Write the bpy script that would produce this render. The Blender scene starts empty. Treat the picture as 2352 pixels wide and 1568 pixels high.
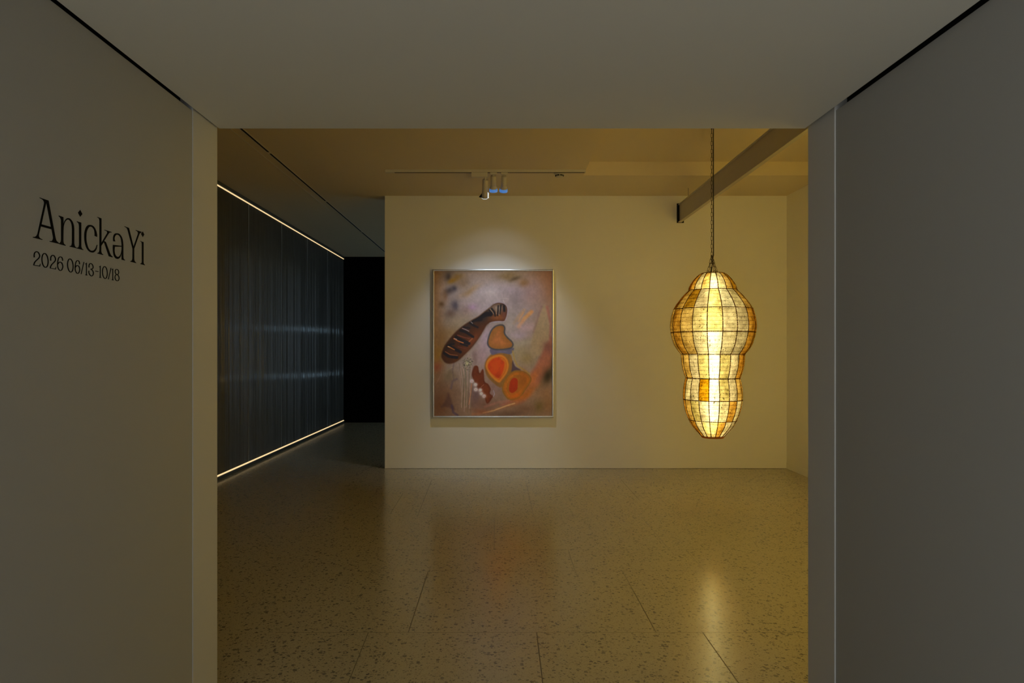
import bpy, bmesh, math, random
import numpy as np
from mathutils import Vector, Matrix

random.seed(4)
C = bpy.context.scene.collection
S = bpy.context.scene
R = math.radians
F = 1568.0; CX = 1150.0; CY = 806.0; H = 1.5      # focal length in pixels, vanishing point, eye height

# ------------------------------------------------------------------ camera
cam = bpy.data.cameras.new('camera'); cam.sensor_width = 36; cam.lens = 24.0
cam.shift_x = (1176 - CX) / 2352; cam.shift_y = (CY - 784) / 2352
cam.clip_start = 0.01
co = bpy.data.objects.new('camera', cam); C.objects.link(co)
co.location = (0, 0, H); co.rotation_euler = (R(90), 0, 0)
S.camera = co
S.view_settings.view_transform = 'Standard'; S.view_settings.look = 'None'
S.view_settings.exposure = 0.0; S.view_settings.gamma = 1.0
S.view_settings.use_curve_mapping = False
S.cycles.use_denoising = True
S.cycles.max_bounces = 14; S.cycles.diffuse_bounces = 8; S.cycles.glossy_bounces = 5
S.cycles.transmission_bounces = 8; S.cycles.sample_clamp_indirect = 6.0

# ------------------------------------------------------------------ world: the dim daylight of the lobby behind the passage
w = bpy.data.worlds.new('world'); S.world = w; w.use_nodes = True
wn = w.node_tree; bgn = wn.nodes['Background']
bgn.inputs['Strength'].default_value = 1.25
wtc = wn.nodes.new('ShaderNodeTexCoord'); wsep = wn.nodes.new('ShaderNodeSeparateXYZ'); wr = wn.nodes.new('ShaderNodeValToRGB')
wmap = wn.nodes.new('ShaderNodeMapRange'); wmap.inputs[1].default_value = -1; wmap.inputs[2].default_value = 1
wn.links.new(wtc.outputs['Generated'], wsep.inputs[0]); wn.links.new(wsep.outputs[2], wmap.inputs[0])
wn.links.new(wmap.outputs[0], wr.inputs[0]); wn.links.new(wr.outputs[0], bgn.inputs['Color'])
# world made stronger from the left, added to lift the right passage wall
wmx = wn.nodes.new('ShaderNodeMapRange'); wmx.inputs[1].default_value = -1; wmx.inputs[2].default_value = 1
wmx.inputs[3].default_value = 3.5; wmx.inputs[4].default_value = .45; wn.links.new(wsep.outputs[0], wmx.inputs[0]); wn.links.new(wmx.outputs[0], bgn.inputs['Strength'])
wr.color_ramp.elements[0].position = 0.30; wr.color_ramp.elements[0].color = (1.0, 0.98, 0.90, 1)
wr.color_ramp.elements[1].position = 0.75; wr.color_ramp.elements[1].color = (0.62, 0.63, 0.60, 1)

def light(name, kind, loc, energy, color, **kw):
    l = bpy.data.lights.new(name, kind); l.energy = energy; l.color = color
    for k, v in kw.items(): setattr(l, k, v)
    o = bpy.data.objects.new(name, l); C.objects.link(o); o.location = loc
    return o
def aim(o, target):
    o.rotation_euler = (Vector(target) - o.location).to_track_quat('-Z', 'Y').to_euler()

WARM = (1.0, 0.72, 0.14)
TUBE = 41.0          # radiance of the tube inside the lantern
# unseen warm fill added on the right, so the lantern need not clip
light('warm_fill_right', 'POINT', (2.95, 3.55, 2.4), 37, WARM, shadow_soft_size=0.5)
# cool lamp of the room behind the main wall
light('cool_lamp_rear', 'AREA', (1.6, 11.4, 1.7), 48, (0.55, 0.75, 1.0), shape='DISK', size=0.5).rotation_euler = (0, R(-90), 0)

# ------------------------------------------------------------------ helpers
def mat(name, base=(.8, .8, .8), rough=.5, metal=0., spec=.5, emit=None, estr=0.):
    m = bpy.data.materials.new(name); m.use_nodes = True
    b = m.node_tree.nodes['Principled BSDF']
    b.inputs['Base Color'].default_value = (*base, 1); b.inputs['Roughness'].default_value = rough
    b.inputs['Metallic'].default_value = metal; b.inputs['Specular IOR Level'].default_value = spec
    if emit:
        b.inputs['Emission Color'].default_value = (*emit, 1); b.inputs['Emission Strength'].default_value = estr
    return m
def mottle(m, scale, amt, bump=0.0, bscale=200):
    """procedural paint: tiny tone variation and roller grain"""
    nt = m.node_tree; b = nt.nodes['Principled BSDF']; col = tuple(b.inputs['Base Color'].default_value)
    tc = nt.nodes.new('ShaderNodeTexCoord'); n = nt.nodes.new('ShaderNodeTexNoise')
    n.inputs['Scale'].default_value = scale; n.inputs['Detail'].default_value = 3
    nt.links.new(tc.outputs['Object'], n.inputs['Vector'])
    mx = nt.nodes.new('ShaderNodeMix'); mx.data_type = 'RGBA'
    mx.inputs[6].default_value = tuple(c * (1 - amt) for c in col[:3]) + (1,)
    mx.inputs[7].default_value = tuple(min(1, c * (1 + amt)) for c in col[:3]) + (1,)
    nt.links.new(n.outputs['Fac'], mx.inputs[0]); nt.links.new(mx.outputs[2], b.inputs['Base Color'])
    if bump:
        n2 = nt.nodes.new('ShaderNodeTexNoise'); n2.inputs['Scale'].default_value = bscale
        nt.links.new(tc.outputs['Object'], n2.inputs['Vector'])
        bp = nt.nodes.new('ShaderNodeBump'); bp.inputs['Strength'].default_value = bump; bp.inputs['Distance'].default_value = .002
        nt.links.new(n2.outputs['Fac'], bp.inputs['Height']); nt.links.new(bp.outputs[0], b.inputs['Normal'])
    return m

def obj(name, bm, m, parent=None, smooth=False, loc=None):
    me = bpy.data.meshes.new(name); bm.to_mesh(me); bm.free()
    if m is not None:
        for x in (m if isinstance(m, (list, tuple)) else [m]): me.materials.append(x)
    if smooth:
        for p in me.polygons: p.use_smooth = True
    o = bpy.data.objects.new(name, me); C.objects.link(o)
    if parent is not None: o.parent = parent
    if loc is not None: o.location = loc
    return o
def thing(name, label, cat, loc=(0, 0, 0), rotz=0, group=None):
    o = bpy.data.objects.new(name, None); C.objects.link(o); o.location = loc; o.rotation_euler = (0, 0, rotz)
    o.empty_display_size = .1
    return tag(o, label, cat, group)
def tag(o, label, cat, group=None):
    o['label'] = label; o['category'] = cat
    if group: o['group'] = group
    return o
def struct(name, bm, m, parent=None):
    o = obj(name, bm, m, parent)
    if parent is None: o['kind'] = 'structure'
    return o
def box(bm, a, b, mi=0, bev=0):
    """axis aligned box between corners a and b"""
    vs = [bm.verts.new((x, y, z)) for x in (a[0], b[0]) for y in (a[1], b[1]) for z in (a[2], b[2])]
    fs = []
    for q in ((0, 1, 3, 2), (4, 6, 7, 5), (0, 4, 5, 1), (2, 3, 7, 6), (0, 2, 6, 4), (1, 5, 7, 3)):
        f = bm.faces.new([vs[i] for i in q]); f.material_index = mi; fs.append(f)
    if bev:
        es = list({e for f in fs for e in f.edges})
        bmesh.ops.bevel(bm, geom=es, offset=bev, segments=2, profile=.5, affect='EDGES')
    return bm
def boxes(*bs, bev=0):
    bm = bmesh.new()
    for a, b in bs: box(bm, a, b, bev=bev)
    bmesh.ops.recalc_face_normals(bm, faces=bm.faces)
    return bm
def tube(bm, pts, r, n=8, closed=False, caps=True):
    pts = [Vector(p) for p in pts]; m = len(pts); rings = []
    up = None
    for i, p in enumerate(pts):
        a = pts[(i - 1) % m] if (closed or i > 0) else p
        b = pts[(i + 1) % m] if (closed or i < m - 1) else p
        t = (b - a).normalized()
        if up is None:
            up = Vector((0, 0, 1)) if abs(t.z) < .9 else Vector((1, 0, 0))
        side = t.cross(up)
        if side.length < 1e-6: side = t.orthogonal()
        side.normalize(); up = side.cross(t).normalized()
        rr = r[i] if isinstance(r, (list, tuple)) else r
        rings.append([bm.verts.new(p + side * math.cos(2 * math.pi * k / n) * rr + up * math.sin(2 * math.pi * k / n) * rr) for k in range(n)])
    for i in range(m if closed else m - 1):
        A, B = rings[i], rings[(i + 1) % m]
        for k in range(n): bm.faces.new((A[k], A[(k + 1) % n], B[(k + 1) % n], B[k]))
    if caps and not closed:
        bm.faces.new(rings[0]); bm.faces.new(rings[-1])
    return bm
def lathe(bm, prof, n=32, mtx=None, cap0=False, cap1=False):
    rings = []
    for r, z in prof:
        ring = []
        for k in range(n):
            v = Vector((r * math.cos(2 * math.pi * k / n), r * math.sin(2 * math.pi * k / n), z))
            ring.append(bm.verts.new(mtx @ v if mtx else v))
        rings.append(ring)
    for A, B in zip(rings, rings[1:]):
        for k in range(n): bm.faces.new((A[k], A[(k + 1) % n], B[(k + 1) % n], B[k]))
    if cap0: bm.faces.new(rings[0])
    if cap1: bm.faces.new(rings[-1])
    return bm
def lin(c):
    return tuple(((x / 255) / 12.92 if x / 255 <= .04045 else ((x / 255 + .055) / 1.055) ** 2.4) for x in c)

# ------------------------------------------------------------------ materials
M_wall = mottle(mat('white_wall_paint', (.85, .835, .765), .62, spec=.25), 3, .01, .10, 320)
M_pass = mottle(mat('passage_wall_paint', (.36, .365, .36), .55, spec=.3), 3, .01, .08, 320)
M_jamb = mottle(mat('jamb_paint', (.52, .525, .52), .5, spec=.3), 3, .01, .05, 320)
M_passc = mottle(mat('passage_ceiling_paint', (.70, .71, .68), .6, spec=.25), 3, .01)
M_ceil = mottle(mat('gallery_ceiling_paint', (.70, .605, .43), .7, spec=.2), 2, .01)
M_blackwall = mottle(mat('black_wall_paint', (.0035, .0035, .0035), .9, spec=.0), 5, .1)
M_gap = mat('shadow_gap', (.02, .02, .018), .8, spec=.1)  # dark colour stands in for the shade inside gaps
M_steel = mottle(mat('painted_steel', (.50, .46, .38), .5, spec=.4), 8, .04)
M_black = mat('black_metal', (.012, .012, .012), .5, spec=.4)
M_vinyl = mat('black_vinyl', (.004, .004, .0035), .75, spec=.08)
M_white = mottle(mat('white_enamel', (.62, .58, .50), .45, spec=.4), 10, .02)
M_chain = mottle(mat('dark_zinc_chain', (.09, .075, .045), .42, metal=.6), 60, .3)
M_chrome = mottle(mat('polished_aluminium', (.72, .72, .70), .27, metal=1), 30, .02)
M_slot = mat('slot_dark', (.015, .014, .012), .7, spec=.1)

def floor_mat():
    m = bpy.data.materials.new('terrazzo'); m.use_nodes = True; nt = m.node_tree; b = nt.nodes['Principled BSDF']
    N = nt.nodes.new; L = nt.links.new
    tc = N('ShaderNodeTexCoord')
    nz = N('ShaderNodeTexNoise'); nz.inputs['Scale'].default_value = 70; nz.inputs['Detail'].default_value = 2
    L(tc.outputs['Object'], nz.inputs['Vector'])
    ms = N('ShaderNodeVectorMath'); ms.operation = 'SCALE'; ms.inputs[3].default_value = .020
    L(nz.outputs['Color'], ms.inputs[0])
    ad = N('ShaderNodeVectorMath'); ad.operation = 'ADD'; L(tc.outputs['Object'], ad.inputs[0]); L(ms.outputs[0], ad.inputs[1])
    col = None
    base = N('ShaderNodeTexNoise'); base.inputs['Scale'].default_value = 140; base.inputs['Detail'].default_value = 4
    L(tc.outputs['Object'], base.inputs['Vector'])
    mx = N('ShaderNodeMix'); mx.data_type = 'RGBA'; L(base.outputs['Fac'], mx.inputs[0])
    mx.inputs[6].default_value = (.34, .302, .205, 1); mx.inputs[7].default_value = (.53, .47, .335, 1)
    col = mx.outputs[2]
    def chips(scale, thr, dens, color, col):
        v = N('ShaderNodeTexVoronoi'); v.inputs['Scale'].default_value = scale; v.inputs['Randomness'].default_value = 1
        L(ad.outputs[0], v.inputs['Vector'])
        sep = N('ShaderNodeSeparateColor'); L(v.outputs['Color'], sep.inputs[0])
        # chip radius differs from cell to cell
        a = N('ShaderNodeMath'); a.operation = 'MULTIPLY'; L(sep.outputs[1], a.inputs[0]); a.inputs[1].default_value = thr
        lt = N('ShaderNodeMath'); lt.operation = 'LESS_THAN'; L(v.outputs['Distance'], lt.inputs[0]); L(a.outputs[0], lt.inputs[1])
        ld = N('ShaderNodeMath'); ld.operation = 'LESS_THAN'; L(sep.outputs[0], ld.inputs[0]); ld.inputs[1].default_value = dens
        mu = N('ShaderNodeMath'); mu.operation = 'MULTIPLY'; L(lt.outputs[0], mu.inputs[0]); L(ld.outputs[0], mu.inputs[1])
        st = N('ShaderNodeMapRange'); st.inputs[3].default_value = .55; st.inputs[4].default_value = 1.0; L(sep.outputs[2], st.inputs[0])
        m2 = N('ShaderNodeMath'); m2.operation = 'MULTIPLY'; L(mu.outputs[0], m2.inputs[0]); L(st.outputs[0], m2.inputs[1])
        x = N('ShaderNodeMix'); x.data_type = 'RGBA'; L(m2.outputs[0], x.inputs[0]); L(col, x.inputs[6]); x.inputs[7].default_value = (*color, 1)
        return x.outputs[2]
    col = chips(170, .62, .42, (.27, .24, .18), col)
    col = chips(92, .62, .32, (.16, .14, .11), col)
    col = chips(54, .62, .27, (.12, .108, .092), col)
    col = chips(27, .32, .12, (.06, .05, .04), col)
    L(col, b.inputs['Base Color'])
    b.inputs['Roughness'].default_value = .20; b.inputs['Specular IOR Level'].default_value = .62
    return m
M_floor = floor_mat()

# ------------------------------------------------------------------ the setting
bm = boxes(((-4.2, -1.6, -.2), (4.3, 15.0, 0)))
floor = struct('floor', bm, M_floor)
def fl(u, v):      # a point of the floor from a pixel
    d = H * F / (v - CY); return Vector(((u - CX) * d / F, d, 0))
M_seam = mat('slab_seam', (.12, .10, .07), .5, spec=.3)
M_seam2 = mat('slab_seam_faint', (.19, .165, .115), .25, spec=.5)
def seam(a, b, wd, m):
    bm = bmesh.new(); d = (b - a).normalized(); s = Vector((-d.y, d.x, 0)) * wd / 2
    z = Vector((0, 0, .0004)); vs = [bm.verts.new(p + z) for p in (a - s, b - s, b + s, a + s)]
    f = bm.faces.new(vs); f.normal_update()
    if f.normal.z < 0: f.normal_flip()
    obj('slab_seam', bm, m, floor)
for v, x0, x1, m in ((1452, -1.2, 3.6, M_seam2), (1311, -.9, 3.6, M_seam2), (1262, -.9, 1.6, M_seam2), (1187, -.9, 3.6, M_seam),
                     (1133, -1.4, 3.6, M_seam2), (1101, -1.4, 3.6, M_seam2)):
    d = H * F / (v - CY); seam(Vector((x0, d, 0)), Vector((x1, d, 0)), .004, m)
for u0, v0, u1, v1, m in ((1207.5, 1102, 1226, 1187, 0), (1136, 1187, 1134.5, 1262, 0), (1304.6, 1262, 1320.8, 1311, 0),
                          (983.7, 1311, 937.7, 1452, 0), (1232.7, 1452, 1248, 1580, 0), (1504, 1133, 1561.8, 1187, 0),
                          (1474, 1187, 1537, 1262, 0), (1575, 1262, 1619.5, 1311, 0), (1429.6, 1311, 1507, 1452, 0),
                          (1614, 1452, 1705, 1580, 0), (1426, 1101, 1467.5, 1147, 1), (992, 1101, 958, 1187, 1),
                          (925.4, 1133, 896, 1180, 1), (846, 1452, 795, 1580, 1)):
    seam(fl(u0, v0), fl(u1, v1), .0045, (M_seam, M_seam2)[m])

ZC = 3.48; ZR = 3.636; ZP = 2.445            # gallery ceiling, raised ceiling, passage ceiling
YO = 2.90; YJ = 2.672                        # far and near edge of the jamb panels
XL = -1.204; XR = 1.306; YW = 8.71; XW0 = -1.478; XW1 = 3.65; XG = -3.30; YB = 14.34
struct('ceiling', boxes(((-3.7, YO, ZC), (.93, 14.6, ZC + .3)), ((.93, 7.70, ZC), (3.9, 14.6, ZC + .3)),
                        ((.93, YO, ZR), (3.9, 7.70, ZR + .15))), M_ceil)
struct('ceiling', boxes(((XL + .008, -1.5, ZP), (XR - .014, YO, ZP + .12))), M_passc)
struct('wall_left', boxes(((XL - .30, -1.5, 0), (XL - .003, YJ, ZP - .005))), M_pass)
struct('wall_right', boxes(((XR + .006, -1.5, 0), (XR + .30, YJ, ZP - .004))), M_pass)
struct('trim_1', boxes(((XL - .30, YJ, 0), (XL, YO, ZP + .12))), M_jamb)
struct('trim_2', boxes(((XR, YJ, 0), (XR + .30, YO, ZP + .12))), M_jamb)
struct('trim_3', boxes(((XL - .20, -1.5, ZP + .045), (XL + .06, YJ, ZP + .14)), ((XL - .20, -1.5, ZP - .005), (XL - .05, YJ, ZP + .045))), M_gap)
struct('trim_4', boxes(((XR - .06, -1.5, ZP + .045), (XR + .20, YJ, ZP + .14)), ((XR + .05, -1.5, ZP - .004), (XR + .20, YJ, ZP + .045))), M_gap)
struct('wall_front', boxes(((-3.7, YO - .18, 0), (XL - .30, YO, 3.8)), ((XR + .30, YO - .18, 0), (3.9, YO, 3.8)),
                           ((XL - .30, YO - .18, ZP + .12), (XR + .30, YO, 3.8))), M_wall)
struct('wall_back', boxes(((XW0, YW, .004), (XW1, YW + .25, ZC))), M_wall)
struct('floor_gap_back', boxes(((XW0 + .01, YW + .012, 0), (XW1, YW + .2, .004))), M_gap)  # dark filler of the floor gap under the wall, shade put into its colour
struct('wall_gallery_right', boxes(((XW1, YO, 0), (XW1 + .2, 14.6, 3.8))), M_wall)
struct('baseboard_right', boxes(((XW1 - .004, YO, .006), (XW1, YW, .084))), M_wall)
struct('wall_rear', boxes(((-3.7, YB, 0), (XW1, YB + .2, ZC))), M_blackwall)
struct('wall_gallery_left', boxes(((XG - .3, YO, 0), (XG - .10, YB, ZC))), M_blackwall)
# fine plaster joint running along the left ceiling
struct('trim_5', boxes(((-2.413, YO, ZC - .003), (-2.407, 9.6, ZC))), M_white)

# ------------------------------------------------------------------ fluted translucent panels along the left side
M_poly = bpy.data.materials.new('smoked_fluted_sheet'); M_poly.use_nodes = True
b = M_poly.node_tree.nodes['Principled BSDF']
b.inputs['Base Color'].default_value = (.065, .066, .064, 1); b.inputs['Roughness'].default_value = .10
b.inputs['Specular IOR Level'].default_value = .5
mottle(M_poly, 4, .12)
M_edge = mat('clear_edge_profile', (.22, .24, .28), .3, spec=.6)
order = ['seventh', 'sixth', 'fifth', 'fourth', 'third', 'second', 'first']
ledges = [YB - 1.352 * k for k in range(9)]
names = ['farthest', 'second farthest', 'third farthest', 'fourth farthest', 'nearest in view']
def flute_panel(y0, y1, label):
    t = thing('fluted_panel', label, 'wall panel', (XG, y0, 0), 0, 'dark fluted panels of the left side')
    bm = bmesh.new(); L = y1 - y0; pitch = .012; n = int(L / pitch) * 8
    g = .006; prev = None; rf_ = random.Random(len(label)); amps = [rf_.uniform(.0004, .0026) for _ in range(97)]
    for i in range(n + 1):
        y = g + (L - 2 * g) * i / n
        x = (amps[i // 8 % 97] if amps else 0) * math.cos(2 * math.pi * i / 8)
        cur = (bm.verts.new((x, y, .054)), bm.verts.new((x, y, ZC - .056)))
        if prev: bm.faces.new((prev[0], cur[0], cur[1], prev[1]))
        prev = cur
    # back and ends give the sheet its 16 mm
    vb = [bm.verts.new((-.016, y, z)) for y in (g, L - g) for z in (.054, ZC - .056)]
    bm.faces.new((vb[0], vb[1], vb[3], vb[2]))
    bmesh.ops.recalc_face_normals(bm, faces=bm.faces)
    s = obj('fluted_sheet', bm, M_poly, t, smooth=True)
    for f in s.data.polygons:
        if len(f.vertices) == 4 and f.area > 1: f.use_smooth = False
    # orient sheet normals to the room
    if s.data.polygons[0].normal.x < 0: s.data.flip_normals()
    e = obj('edge_profile', boxes(((-.018, -.007, .054), (.004, .007, ZC - .056))), M_edge, t)
    e['label'] = 'pale clear joint profile'
    return t
for k in range(len(ledges) - 1):
    y1 = ledges[k]; y0 = max(ledges[k + 1], YO + .01)
    lab = ('%s dark fluted sheet panel of the left side, between the two glowing lines' % names[k]) if k < 5 else \
        'dark fluted sheet panel behind the passage jamb, %s' % ['joining the nearest panel in view', 'second one towards the front wall', 'narrow last one against the front wall'][min(k - 5, 2)]
    if y1 - y0 > .05: flute_panel(y0, y1, lab)
M_chan = mottle(mat('grey_anodised_channel', (.10, .11, .12), .35, metal=.5), 20, .05)
M_led = mat('warm_led_diffuser', (.9, .8, .6), .4, emit=(1.0, .72, .36), estr=1.05)
for (zc0, zc1, zl0, zl1, lab) in ((ZC - .045, ZC - .001, ZC - .054, ZC - .046, 'thin warm glowing light line along the top of the dark panels'),
                                  (0, .040, .041, .052, 'thin warm glowing light line along the foot of the dark panels')):
    t = thing('led_strip', lab, 'light', (XG, YB, (zc0 + zc1) / 2)); z = (zc0 + zc1) / 2
    obj('channel', boxes(((-.03, YO - YB + .02, zc0 - z), (.022, -.01, zc1 - z)), bev=.001), M_chan, t)
    obj('diffuser', boxes(((-.012, YO - YB + .02, zl0 - z), (.012, -.012, zl1 - z)), bev=.001), M_led, t)
# unseen bars added in the rear room to make two streaks on the panels
M_cool = mat('cool_streak_glow', (.8, .9, 1), .4, emit=(.50, .78, 1.0), estr=10)
t = thing('streak_light_stand', 'unseen stand with two cool glowing bars, added to streak the fluted panels', 'light', (-.2, 13.7, 0))
obj('post', boxes(((-.02, -.02, .02), (.02, .02, 2.1))), M_black, t)
bm = bmesh.new(); lathe(bm, [(.0, 0), (.2, 0), (.2, .02), (0, .02)], 32); obj('base', bm, M_black, t)
for z in (.96, 1.98):
    obj('streak_bar', boxes(((-.06, -.25, z - .03), (-.02, .25, z + .03)), bev=.004), M_cool, t)

# ------------------------------------------------------------------ ceiling details
t = thing('recessed_ceiling_track', 'long thin dark slot track running along the left of the gallery ceiling', 'track', (-2.31, YO, ZC))
obj('frame', boxes(((-.019, .02, -.004), (-.0115, 11.4, 0)), ((.0115, .02, -.004), (.019, 11.4, 0))), M_white, t)
ys = [.02, 1.68, 3.92, 6.13, 8.45, 10.7]
for a_, b_ in zip(ys, ys[1:] + [11.4]):
    obj('slot', boxes(((-.011, a_ + .03, -.002), (.011, b_ - .03, 0))), M_slot, t)
# exposed steel channel beam, from the main wall towards the passage
z0, z1 = H + 1.638, H + 1.868; xb = 2.26
t = thing('steel_beam', 'painted steel channel beam hanging under the ceiling beside the lantern', 'beam', (xb, YW, z0))
def bl(a, b): return ((a[0] - xb, a[1] - YW, a[2] - z0), (b[0] - xb, b[1] - YW, b[2] - z0))
obj('web', boxes(bl((xb + .018, 3.2, z0 + .008), (xb + .026, YW - .012, z1 - .008))), M_steel, t)
obj('top_flange', boxes(bl((xb, 3.2, z1 - .009), (xb + .044, YW - .012, z1)), bev=.0015), M_steel, t)
obj('bottom_flange', boxes(bl((xb, 3.2, z0), (xb + .044, YW - .012, z0 + .009)), bev=.0015), M_steel, t)
obj('dark_pocket', boxes(bl((xb - .013, YW - .012, z0 - .004), (xb + .075, YW, z1 + .012))), M_gap, t)['label'] = 'dark plate standing in for the shaded wall hole round the beam'  # plate coloured dark for the shade in the beam's wall hole
bm = bmesh.new(); tube(bm, [(.022, 8.30 - YW, z1 - z0), (.022, 8.30 - YW, ZC - z0)], .006, 8); obj('hanger_rod', bm, M_steel, t, True)
bm = bmesh.new(); tube(bm, [(.022, 5.0 - YW, z1 - z0), (.022, 5.0 - YW, ZR - z0)], .006, 8); obj('hanger_rod', bm, M_steel, t, True)

# surface track with its spotlights
YT = 7.46
t = thing('ceiling_track', 'white surface track on the ceiling in front of the main wall', 'track', (-.165, YT, ZC))
x0, x1 = -1.26 + .165, .928 + .165
obj('rail', boxes(((x0 + .10, -.017, -.030), (x1 - .012, -.003, 0)), ((x0 + .10, .003, -.030), (x1 - .012, .017, 0)), ((x0 + .1, -.003, -.02), (x1 - .012, .003, 0))), M_white, t)
obj('feed_box', boxes(((x0, -.019, -.032), (x0 + .10, .019, 0)), bev=.003), M_white, t)
obj('end_cap', boxes(((x1 - .012, -.018, -.031), (x1, .018, 0)), bev=.002), M_white, t)
obj('slot', boxes(((x0 + .10, -.010, -.0315), (x1 - .012, .010, -.0295))), M_slot, t)
M_spot = mottle(mat('white_spot_enamel', (.60, .55, .46), .4, spec=.5), 10, .02)
M_blue = mat('blue_glowing_flare', (.08, .2, .5), .3, emit=(.09, .28, .80), estr=.50)  # emission stands in for lamp light coming through the blue rim
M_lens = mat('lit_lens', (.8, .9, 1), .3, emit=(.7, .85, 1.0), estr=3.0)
M_litrim = mat('white_rim_glow', (.85, .88, .9), .4, emit=(.80, .92, 1.0), estr=.75)  # emission paints the lamp's light onto the rim and flap
M_bright = mat('bright_flap', (.75, .8, .85), .25, metal=.8)
def spot_head(u, drop, tilt, lean, label, kind, energy, target, size, blend):
    x = (u - CX) * YT / F
    t = thing('spotlight', label, 'spotlight', (x, YT, ZC - .033), 0, 'spotlights on the ceiling track')
    if kind == 'driver':
        obj('driver_box', boxes(((-.152, -.022, -.048), (.024, .022, 0)), bev=.003), M_white, t); y0 = -.048
    else:
        obj('adapter', boxes(((-.035, -.018, -.020), (.040, .018, 0)), bev=.004), M_white, t); y0 = -.020
    bm = bmesh.new(); tube(bm, [(0, 0, y0), (0, .0, y0 - drop)], .010, 12); obj('stem', bm, M_white, t, True)
    # the body points down and towards the wall
    m = Matrix.Translation((0, 0, y0 - drop + .004)) @ Matrix.Rotation(R(lean), 4, 'Y') @ Matrix.Rotation(R(tilt), 4, 'X')
    bm = bmesh.new(); r = .031; BL = .19 if kind == 'driver' else .142
    lathe(bm, [(.004, .0), (r - .010, 0), (r - .008, -.004), (r - .004, .0), (r, -.004), (r, -BL), (r - .004, -BL), (r - .006, -BL + .025)], 40, m, cap0=True)
    bd = obj('body', bm, M_spot, t, True)
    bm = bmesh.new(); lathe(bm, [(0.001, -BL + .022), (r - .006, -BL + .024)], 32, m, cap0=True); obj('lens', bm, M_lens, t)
    if kind == 'driver':
        bm = bmesh.new(); lathe(bm, [(r + .001, -.135), (r + .002, -.213), (r - .001, -.213), (r - .001, -.20)], 40, m); obj('snoot', bm, M_spot, t, True)
        bm = bmesh.new(); lathe(bm, [(r - .001, -.213), (r + .002, -.213), (r + .002, -.2185), (r - .001, -.2185), (r - .001, -.213)], 40, m); obj('rim_glow', bm, M_litrim, t, True)
        for pts, mm in (([(-r, .01, -.165), (-r - .036, .02, -.222), (-r + .002, .02, -.228)], M_black),
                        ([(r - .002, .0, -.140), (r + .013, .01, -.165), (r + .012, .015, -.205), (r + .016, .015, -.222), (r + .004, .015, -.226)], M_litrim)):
            bm = bmesh.new(); fv = [bm.verts.new(m @ Vector(p)) for p in pts]; bv = [bm.verts.new(m @ Vector((p[0], p[1] + .003, p[2]))) for p in pts]
            bm.faces.new(fv); bm.faces.new(bv[::-1])
            for i in range(len(fv)): j = (i + 1) % len(fv); bm.faces.new((fv[i], bv[i], bv[j], fv[j]))
            bmesh.ops.recalc_face_normals(bm, faces=bm.faces)
            o_ = obj('barn_door', bm, mm, t); o_['label'] = 'black flap' if mm is M_black else 'white flap with its lamplight put in as glow'
    else:
        bm = bmesh.new(); lathe(bm, [(r + .001, -BL + .030), (r + .005, -BL + .010), (r + .010, -BL - .002)], 40, m); obj('flared_hood', bm, M_spot, t, True)
        bm = bmesh.new(); lathe(bm, [(r + .010, -BL - .002), (r + .012, -BL - .003), (r + .015, -BL - .036), (r + .011, -BL - .036), (r + .004, -BL + .004)], 40, m); obj('blue_filter_rim', bm, M_blue, t, True)
    p = t.location + (m @ Vector((0, 0, -BL - .045)))
    l = light('spot_beam', 'SPOT', p, energy, (.70, .82, 1.0), spot_size=R(size), spot_blend=blend, shadow_soft_size=.012)
    aim(l, target)
    return t
spot_head(1115, .030, 38, 4, 'spotlight with open flaps under a driver box, lowest and leftmost of the three', 'driver', 50, (-.12, 8.70, .35), 44, 1.0)
spot_head(1133, .016, 34, 0, 'short spotlight with a blue glowing rim, middle of the three on the track', 'plain', 27, (-.10, 8.70, 1.2), 80, .6)
spot_head(1158, .020, 36, 3, 'spotlight with a bright blue rim, rightmost of the three on the track', 'plain', 4.6, (-.08, 8.70, 2.1), 80, .6)
# smoke detector
t = thing('smoke_detector', 'small round white smoke detector on the ceiling right of the spotlights', 'smoke detector', (.655, 7.61, ZC))
bm = bmesh.new(); lathe(bm, [(0.001, 0), (.060, 0), (.060, -.008), (.052, -.012)], 40); obj('base', bm, M_white, t, True)
bm = bmesh.new(); lathe(bm, [(.050, -.012), (.047, -.022), (.040, -.022), (.040, -.030), (.043, -.030), (.034, -.043), (.012, -.048), (.001, -.048)], 40); obj('cap', bm, M_white, t, True)
for k in range(8):
    a = 2 * math.pi * k / 8 + .39; bm = bmesh.new()
    m = Matrix.Rotation(a, 4, 'Z'); box(bm, (.036, -.012, -.033), (.0475, .012, -.0215))
    bmesh.ops.transform(bm, matrix=m, verts=bm.verts); obj('vent', bm, M_black, t)

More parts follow.
